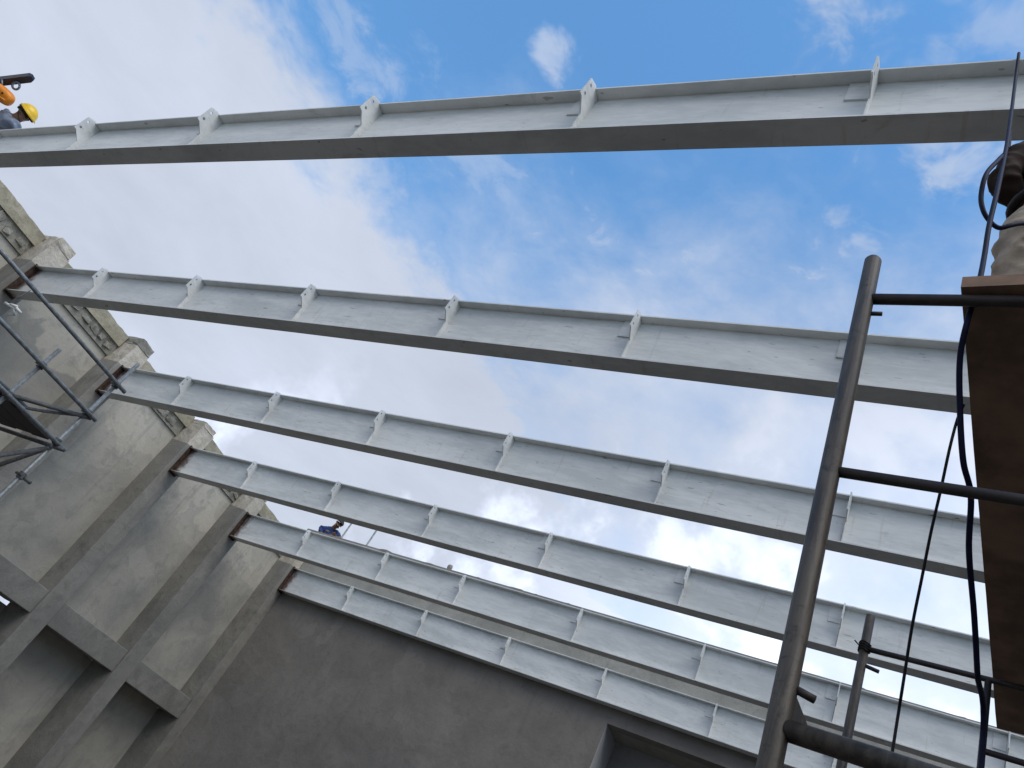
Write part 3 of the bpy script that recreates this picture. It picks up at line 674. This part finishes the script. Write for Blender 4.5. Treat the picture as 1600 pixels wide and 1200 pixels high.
    for s in ('l', 'r'):
        for k, a in (('hp', 0.020), ('th', 0.024), ('kn', 0.026), ('ca', 0.022), ('an', 0.026)): tn[s + k] = (n[s + k][0], n[s + k][1] + a)
        te += [('pel', s + 'hp'), (s + 'hp', s + 'th'), (s + 'th', s + 'kn'), (s + 'kn', s + 'ca'), (s + 'ca', s + 'an')]
    skin_mesh('trousers', tn, te, trousers, root, 3, 'pel')
    for s, S in (('l', 'L'), ('r', 'R')):
        a, t = n[s + 'an'][0], n[s + 'to'][0]; dz = Vector((0, 0, -0.02))
        skin_mesh('boot', {'a': (a + Vector((0, 0, 0.05)), 0.052), 'b': (a + dz * 0.6, 0.054), 'c': (a.lerp(t, 0.6), 0.050), 'd': (t + (t - a) * 0.12, 0.042)}, [('a', 'b'), ('b', 'c'), ('c', 'd')], 'boot', root, 2, 'a')
    if hair:
        bm = newbm(); bmesh.ops.create_icosphere(bm, subdivisions=4, radius=1.0)
        hm = Matrix((hs, fw, hu)).transposed()
        kill = []
        for w in bm.verts:
            c = w.co.copy()
            line = 0.22 + (0.42 if c.y > 0.55 else 0.0) + 0.5 * max(0, c.y) - 0.55 * max(0, -c.y)
            if c.z < line - 0.25: kill.append(w); continue
            k = 1.0 + 0.10 * noise.noise(c * 5) + 0.06 * noise.noise(c * 14)
            w.co = V['head'] + hu * 0.028 + hm @ Vector((c.x * 0.112 * k, c.y * 0.124 * k - 0.008, c.z * 0.120 * k))
        bmesh.ops.delete(bm, geom=kill, context='VERTS')
        obj('hair', bm, 'hair', root, True)
    # eyes
    for sg in (-1, 1):
        bm = newbm(); bmesh.ops.create_icosphere(bm, subdivisions=2, radius=0.012)
        bmesh.ops.translate(bm, verts=bm.verts, vec=V['head'] + fw * 0.088 + hs * sg * 0.034 + hu * 0.010); obj('eye', bm, 'hair', root, True)
    return root, (hs, fw, hu), V

# 1. man in a blue T-shirt beyond the end wall, looking down at his phone
def ony(px, py, y):
    d = (r_ * ((px - 800) / FPX) + d_ * ((py - 600) / FPX) + f_); return CAMP + d * ((y - CAMP.y) / d.y)
bx, by, fz = -0.24, 12.52, 6.50
J = dict(pelvis=(bx - 0.02, by + 0.10, fz + 0.95), chest=ony(513.5, 831.5, 12.50), neck=ony(523.0, 823.0, 12.42), head=ony(529.5, 818.5, 12.36), face=(0.45, -0.62, -0.62),
         shoulderL=ony(527, 832, 12.55), elbowL=ony(531, 845, 12.45), handL=ony(525, 838, 12.24), palmL=(-0.2, 0, 1),
         shoulderR=ony(501.5, 824, 12.47), elbowR=ony(501, 838, 12.34), handR=ony(515, 836.5, 12.22), palmR=(0.2, 0, 1),
         hipL=(bx + 0.08, by + 0.13, fz + 0.90), kneeL=(bx + 0.10, by + 0.04, fz + 0.50), ankleL=(bx + 0.10, by + 0.10, fz + 0.09), toeL=(bx + 0.13, by - 0.08, fz + 0.04),
         hipR=(bx - 0.11, by + 0.08, fz + 0.90), kneeR=(bx - 0.10, by - 0.01, fz + 0.50), ankleR=(bx - 0.11, by + 0.05, fz + 0.09), toeR=(bx - 0.09, by - 0.13, fz + 0.04))
root, _, V1_ = person('person', (bx, by, fz), 'person in a blue T-shirt looking down at a phone behind the end wall', J, 'blue', 'jeans')
ph = V1_['handL'].lerp(V1_['handR'], 0.45) + Vector((0.03, -0.06, 0.06))
bm = newbm(); box(bm, (-0.037, -0.075, -0.005), (0.037, 0.075, 0.005), 0.004, 2)
bmesh.ops.rotate(bm, verts=bm.verts, cent=(0, 0, 0), matrix=Matrix.Rotation(R(-35), 3, 'X')); bmesh.ops.translate(bm, verts=bm.verts, vec=ph)
tag(obj('phone', bm, 'blackc'), 'small dark phone in the hands of the person in blue', 'phone')

# 2. worker sitting on the nearest beam at the top left, bent towards the photo's right
bx, by, zt_ = 0.62, 0.02, zb(0.7) + HB
HU2 = (r_ * 0.78 - d_ * 0.50 + f_ * 0.25).normalized()
hd2 = at(37, 179, 10.62)
J = dict(pelvis=(bx - 0.02, by, zt_ + 0.15), chest=at(13, 190, 10.62), neck=hd2 - HU2 * 0.15, head=hd2, face=d_ * 0.8 + r_ * 0.4 - f_ * 0.25,
         shoulderL=at(8, 174, 10.75), elbowL=at(22, 201, 10.70), handL=(1.45, by + 0.05, zt_ + 0.06), palmL=(0, 0, -1),
         shoulderR=at(25, 193, 10.50), elbowR=at(26, 208, 10.62), handR=(1.36, by - 0.02, zt_ + 0.07), palmR=(0, 0, -1),
         hipL=(bx, by + 0.10, zt_ + 0.11), kneeL=(bx + 0.30, by + 0.23, zt_ - 0.06), ankleL=(bx + 0.20, by + 0.23, zt_ - 0.46), toeL=(bx + 0.38, by + 0.23, zt_ - 0.52),
         hipR=(bx - 0.02, by + 0.0, zt_ + 0.13), kneeR=(bx - 0.30, by + 0.22, zt_ + 0.0), ankleR=(bx - 0.38, by + 0.27, zt_ - 0.42), toeR=(bx - 0.22, by + 0.30, zt_ - 0.48))
root, (hs, fw, hu), V2_ = person('person', (bx, by, zt_), 'worker in grey-blue shirt and yellow helmet bending over the nearest beam', J, 'greyblue', 'jeans', True, False)
bm = newbm(); bmesh.ops.create_uvsphere(bm, u_segments=28, v_segments=16, radius=1.0)
hm = Matrix((hs, fw, hu)).transposed(); cen = V2_['head'] + hu * 0.055
bmesh.ops.delete(bm, geom=[w for w in bm.verts if w.co.z < -0.06], context='VERTS')
for w in bm.verts:
    c = w.co.copy(); rim = 1.0 + (0.10 if c.z < 0.02 else 0.0) + (0.16 * max(0, c.y) if c.z < 0.02 else 0.0)
    rdg = 1.0 + 0.035 * max(0, 1 - abs(c.x) * 6) * max(0, c.z)
    w.co = cen + hm @ Vector((c.x * 0.122 * rim, c.y * 0.142 * rim, max(c.z, 0.0) * 0.128 * rdg))
ex = bmesh.ops.solidify(bm, geom=bm.faces[:], thickness=0.004)
obj('helmet', bm, 'yellow', root, True)
bm = newbm()
for sg in (-1, 1):
    tube(bm, spline([V2_['head'] + hs * sg * 0.10 + hu * 0.05, V2_['head'] + hs * sg * 0.098 - hu * 0.03 + fw * 0.01, V2_['neck'].lerp(V2_['head'], 0.35) + fw * 0.085], 5), 0.006, 6)
tube(bm, [cen + hm @ Vector((0.116 * math.cos(a * math.pi / 12), 0.136 * math.sin(a * math.pi / 12), -0.018)) for a in range(25)], 0.011, 6)
obj('helmet_strap', bm, 'belt', root, True)

# 3. worker standing on the planks at the right edge
o3 = Vector((13.545, -0.60, 3.528))
def q(u_, v_, z_): return o3 + U * u_ + Vector((-U.y, U.x, 0)) * v_ + Vector((0, 0, z_))
J = dict(pelvis=q(0.0, 0.02, 1.01), chest=q(0.02, 0.03, 1.42), neck=q(0.04, 0.06, 1.63), head=q(0.07, 0.12, 1.77), face=(0.3, 0.9, 0.1),
         shoulderL=q(-0.135, 0.02, 1.51), elbowL=q(-0.195, -0.03, 1.255), handL=q(-0.02, 0.20, 1.17), palmL=(1, 0, 0),
         shoulderR=q(0.21, 0.05, 1.50), elbowR=q(0.27, 0.16, 1.22), handR=q(0.12, 0.36, 1.28), palmR=(-1, 0, 0),
         hipL=q(-0.095, 0.0, 0.97), kneeL=q(-0.10, 0.05, 0.53), ankleL=q(-0.10, 0.0, 0.09), toeL=q(-0.12, 0.19, 0.045),
         hipR=q(0.095, 0.0, 0.97), kneeR=q(0.10, 0.07, 0.53), ankleR=q(0.11, 0.04, 0.09), toeR=q(0.12, 0.22, 0.045))
root, _, V3_ = person('person', o3, 'worker in dark shirt and beige trousers on the planks, cut by the right edge', J, 'brownshirt', 'beige', True, True)
bm = newbm(); pv = V3_['pelvis'] + Vector((0, 0, 0.075))
tube(bm, [pv + U * 0.150 * math.cos(a * math.pi / 12) + Vector((-U.y, U.x, 0)) * 0.124 * math.sin(a * math.pi / 12) for a in range(25)], 0.019, 8)
obj('belt', bm, 'belt', root, True)

# ------------------------------------------------------------------ lifting tackle beside the worker at the top left
hp = at(-22, 142, 10.45)
mast_x, mast_y = -0.02, -0.0
HT = empty('lifting_jib', (0.55, 0.0, zb(0.55) + HB), 'dark steel lifting bar with a ring above the yellow helmet', 'hoist')
b0, b1 = at(-75, 136, 10.6), at(52, 121, 10.6)
dx = (b1 - b0).normalized(); sx, sy = frame(dx)
bm = newbm(); rows = []
for p, k in ((b0, 1.0), (b1 - dx * 0.04, 1.0), (b1, 0.62)):
    rows.append([bm.verts.new(p + sx * a * 0.048 * k + sy * b * 0.048 * k) for a, b in ((-1, -1), (1, -1), (1, 1), (-1, 1))])
for a, b in zip(rows, rows[1:]):
    for k in range(4): bm.faces.new((a[k], a[(k + 1) % 4], b[(k + 1) % 4], b[k]))
bm.faces.new(rows[0][::-1]); bm.faces.new(rows[-1])
obj('bar', bm, 'steel', HT)
rc = at(25, 134, 10.57); ru, rv = r_, d_
bm = newbm(); tube(bm, [rc + (ru * math.cos(a * math.pi / 8) * 1.0 + rv * math.sin(a * math.pi / 8)) * 0.052 for a in range(17)], 0.016, 8); obj('ring', bm, 'hook', HT, True)
foot = Vector((b0.x, b0.y, 0)); 
part_tube('mast', [(0.25, 0.0, zb(0.25) + HB), b0 + dx * 0.05], 0.035, 'steel', HT)
bm = newbm(); box(bm, (0.13, -0.09, zb(0.13) + HB + 0.006), (0.37, 0.09, zb(0.37) + HB + 0.02)); obj('mast_foot', bm, 'steel', HT)
CH = empty('chain_hoist', at(5, 146, 10.5), 'orange ribbed chain hoist hanging under the dark lifting bar', 'hoist')
oc = at(3, 147, 10.5)
ax = (r_ * 0.75 + d_ * 0.66).normalized(); ay = f_; az = ax.cross(ay)
bm = newbm(); bmesh.ops.create_uvsphere(bm, u_segments=26, v_segments=16, radius=1.0)
for w in bm.verts:
    c = w.co.copy(); k = 1.0
    s_ = lambda t, p_: math.copysign(abs(t) ** p_, t)
    w.co = oc + ax * s_(c.x, 0.6) * 0.175 + az * s_(c.z, 0.75) * 0.105 + ay * s_(c.y, 0.7) * 0.10
obj('housing', bm, 'orange', CH, True)
bm = newbm(); tube(bm, [oc - ax * 0.15 + az * -0.055 - ay * 0.088, oc + ax * 0.15 + az * -0.03 - ay * 0.088], 0.016, 8); obj('rib', bm, 'orange', CH, True)
for k in (-1, 0, 1):
    bm = newbm(); c = oc + ax * 0.07 * k + az * 0.03 - ay * 0.094
    tube(bm, [c, c - ay * 0.010], 0.014, 8); obj('vent', bm, 'rust', CH)
bm = newbm(); tube(bm, [oc - d_ * 0.09, oc - d_ * 0.20], 0.014, 8); obj('hook', bm, 'hook', CH, True)

# ------------------------------------------------------------------ small things
# posts beyond the end wall
for (px, py), lab in (((541.5, 829), 'thin grey post right beside the person in blue'), ((581.5, 839), 'thin grey post second from the person in blue')):
    d = (r_ * ((px - 800) / FPX) + d_ * ((py - 600) / FPX) + f_); p = CAMP + d * ((12.5 - CAMP.y) / d.y)
    root = empty('post', (p.x, p.y, 6.50), lab, 'post', 'posts behind the end wall')
    part_tube('tube', [(p.x, p.y, 6.51), (p.x, p.y, p.z + 0.42)], 0.024, 'galv', root)
    bm = newbm(); box(bm, (p.x - 0.07, p.y - 0.07, 6.501), (p.x + 0.07, p.y + 0.07, 6.512)); obj('foot_plate', bm, 'galv_dk', root)
# lump of mortar on the end wall
bm = newbm(); bmesh.ops.create_icosphere(bm, subdivisions=3, radius=1.0)
for w in bm.verts:
    c = w.co; k = 1 + 0.25 * noise.noise(c * 1.8 + Vector((3, 1, 2))); w.co = Vector((3.80 + c.x * 0.062 * k, EY + 0.12 + c.y * 0.06 * k, ew_top(3.8) + 0.10 + c.z * 0.10 * k * (1 - 0.25 * c.z)))
tag(obj('mortar_lump', bm, 'rubble'), 'small upright lump of mortar on top of the end wall', 'rubble')
# white clamp and its wire under the second beam
cp = at(20, 481, 11.5)
CL = empty('cable_clamp', cp, 'small white plastic clamp with a wire under the second beam at the left', 'clamp')
bm = newbm()
for a, b in (((-14, -9), (6, 3)), ((2, -4), (14, 9)), ((2, 0), (4, 14)), ((-4, -6), (8, -2))):
    tube(bm, [cp + (r_ * a[0] + d_ * a[1]) * 0.0085, cp + (r_ * b[0] + d_ * b[1]) * 0.0085], 0.024, 8)
obj('jaw', bm, 'white', CL, True)
part_tube('wire', spline([cp + (r_ * 4 + d_ * 12) * 0.0085, at(10, 494, 11.2), at(0, 503, 10.6), at(-30, 540, 9.6)], 6), 0.009, 'galv_dk', CL, 6)
part_tube('hanger', [cp + (r_ * -12 + d_ * -8) * 0.0085, Vector((cp.x - 0.1, cp.y, zb(cp.x) - 0.003))], 0.008, 'galv_dk', CL, 6)
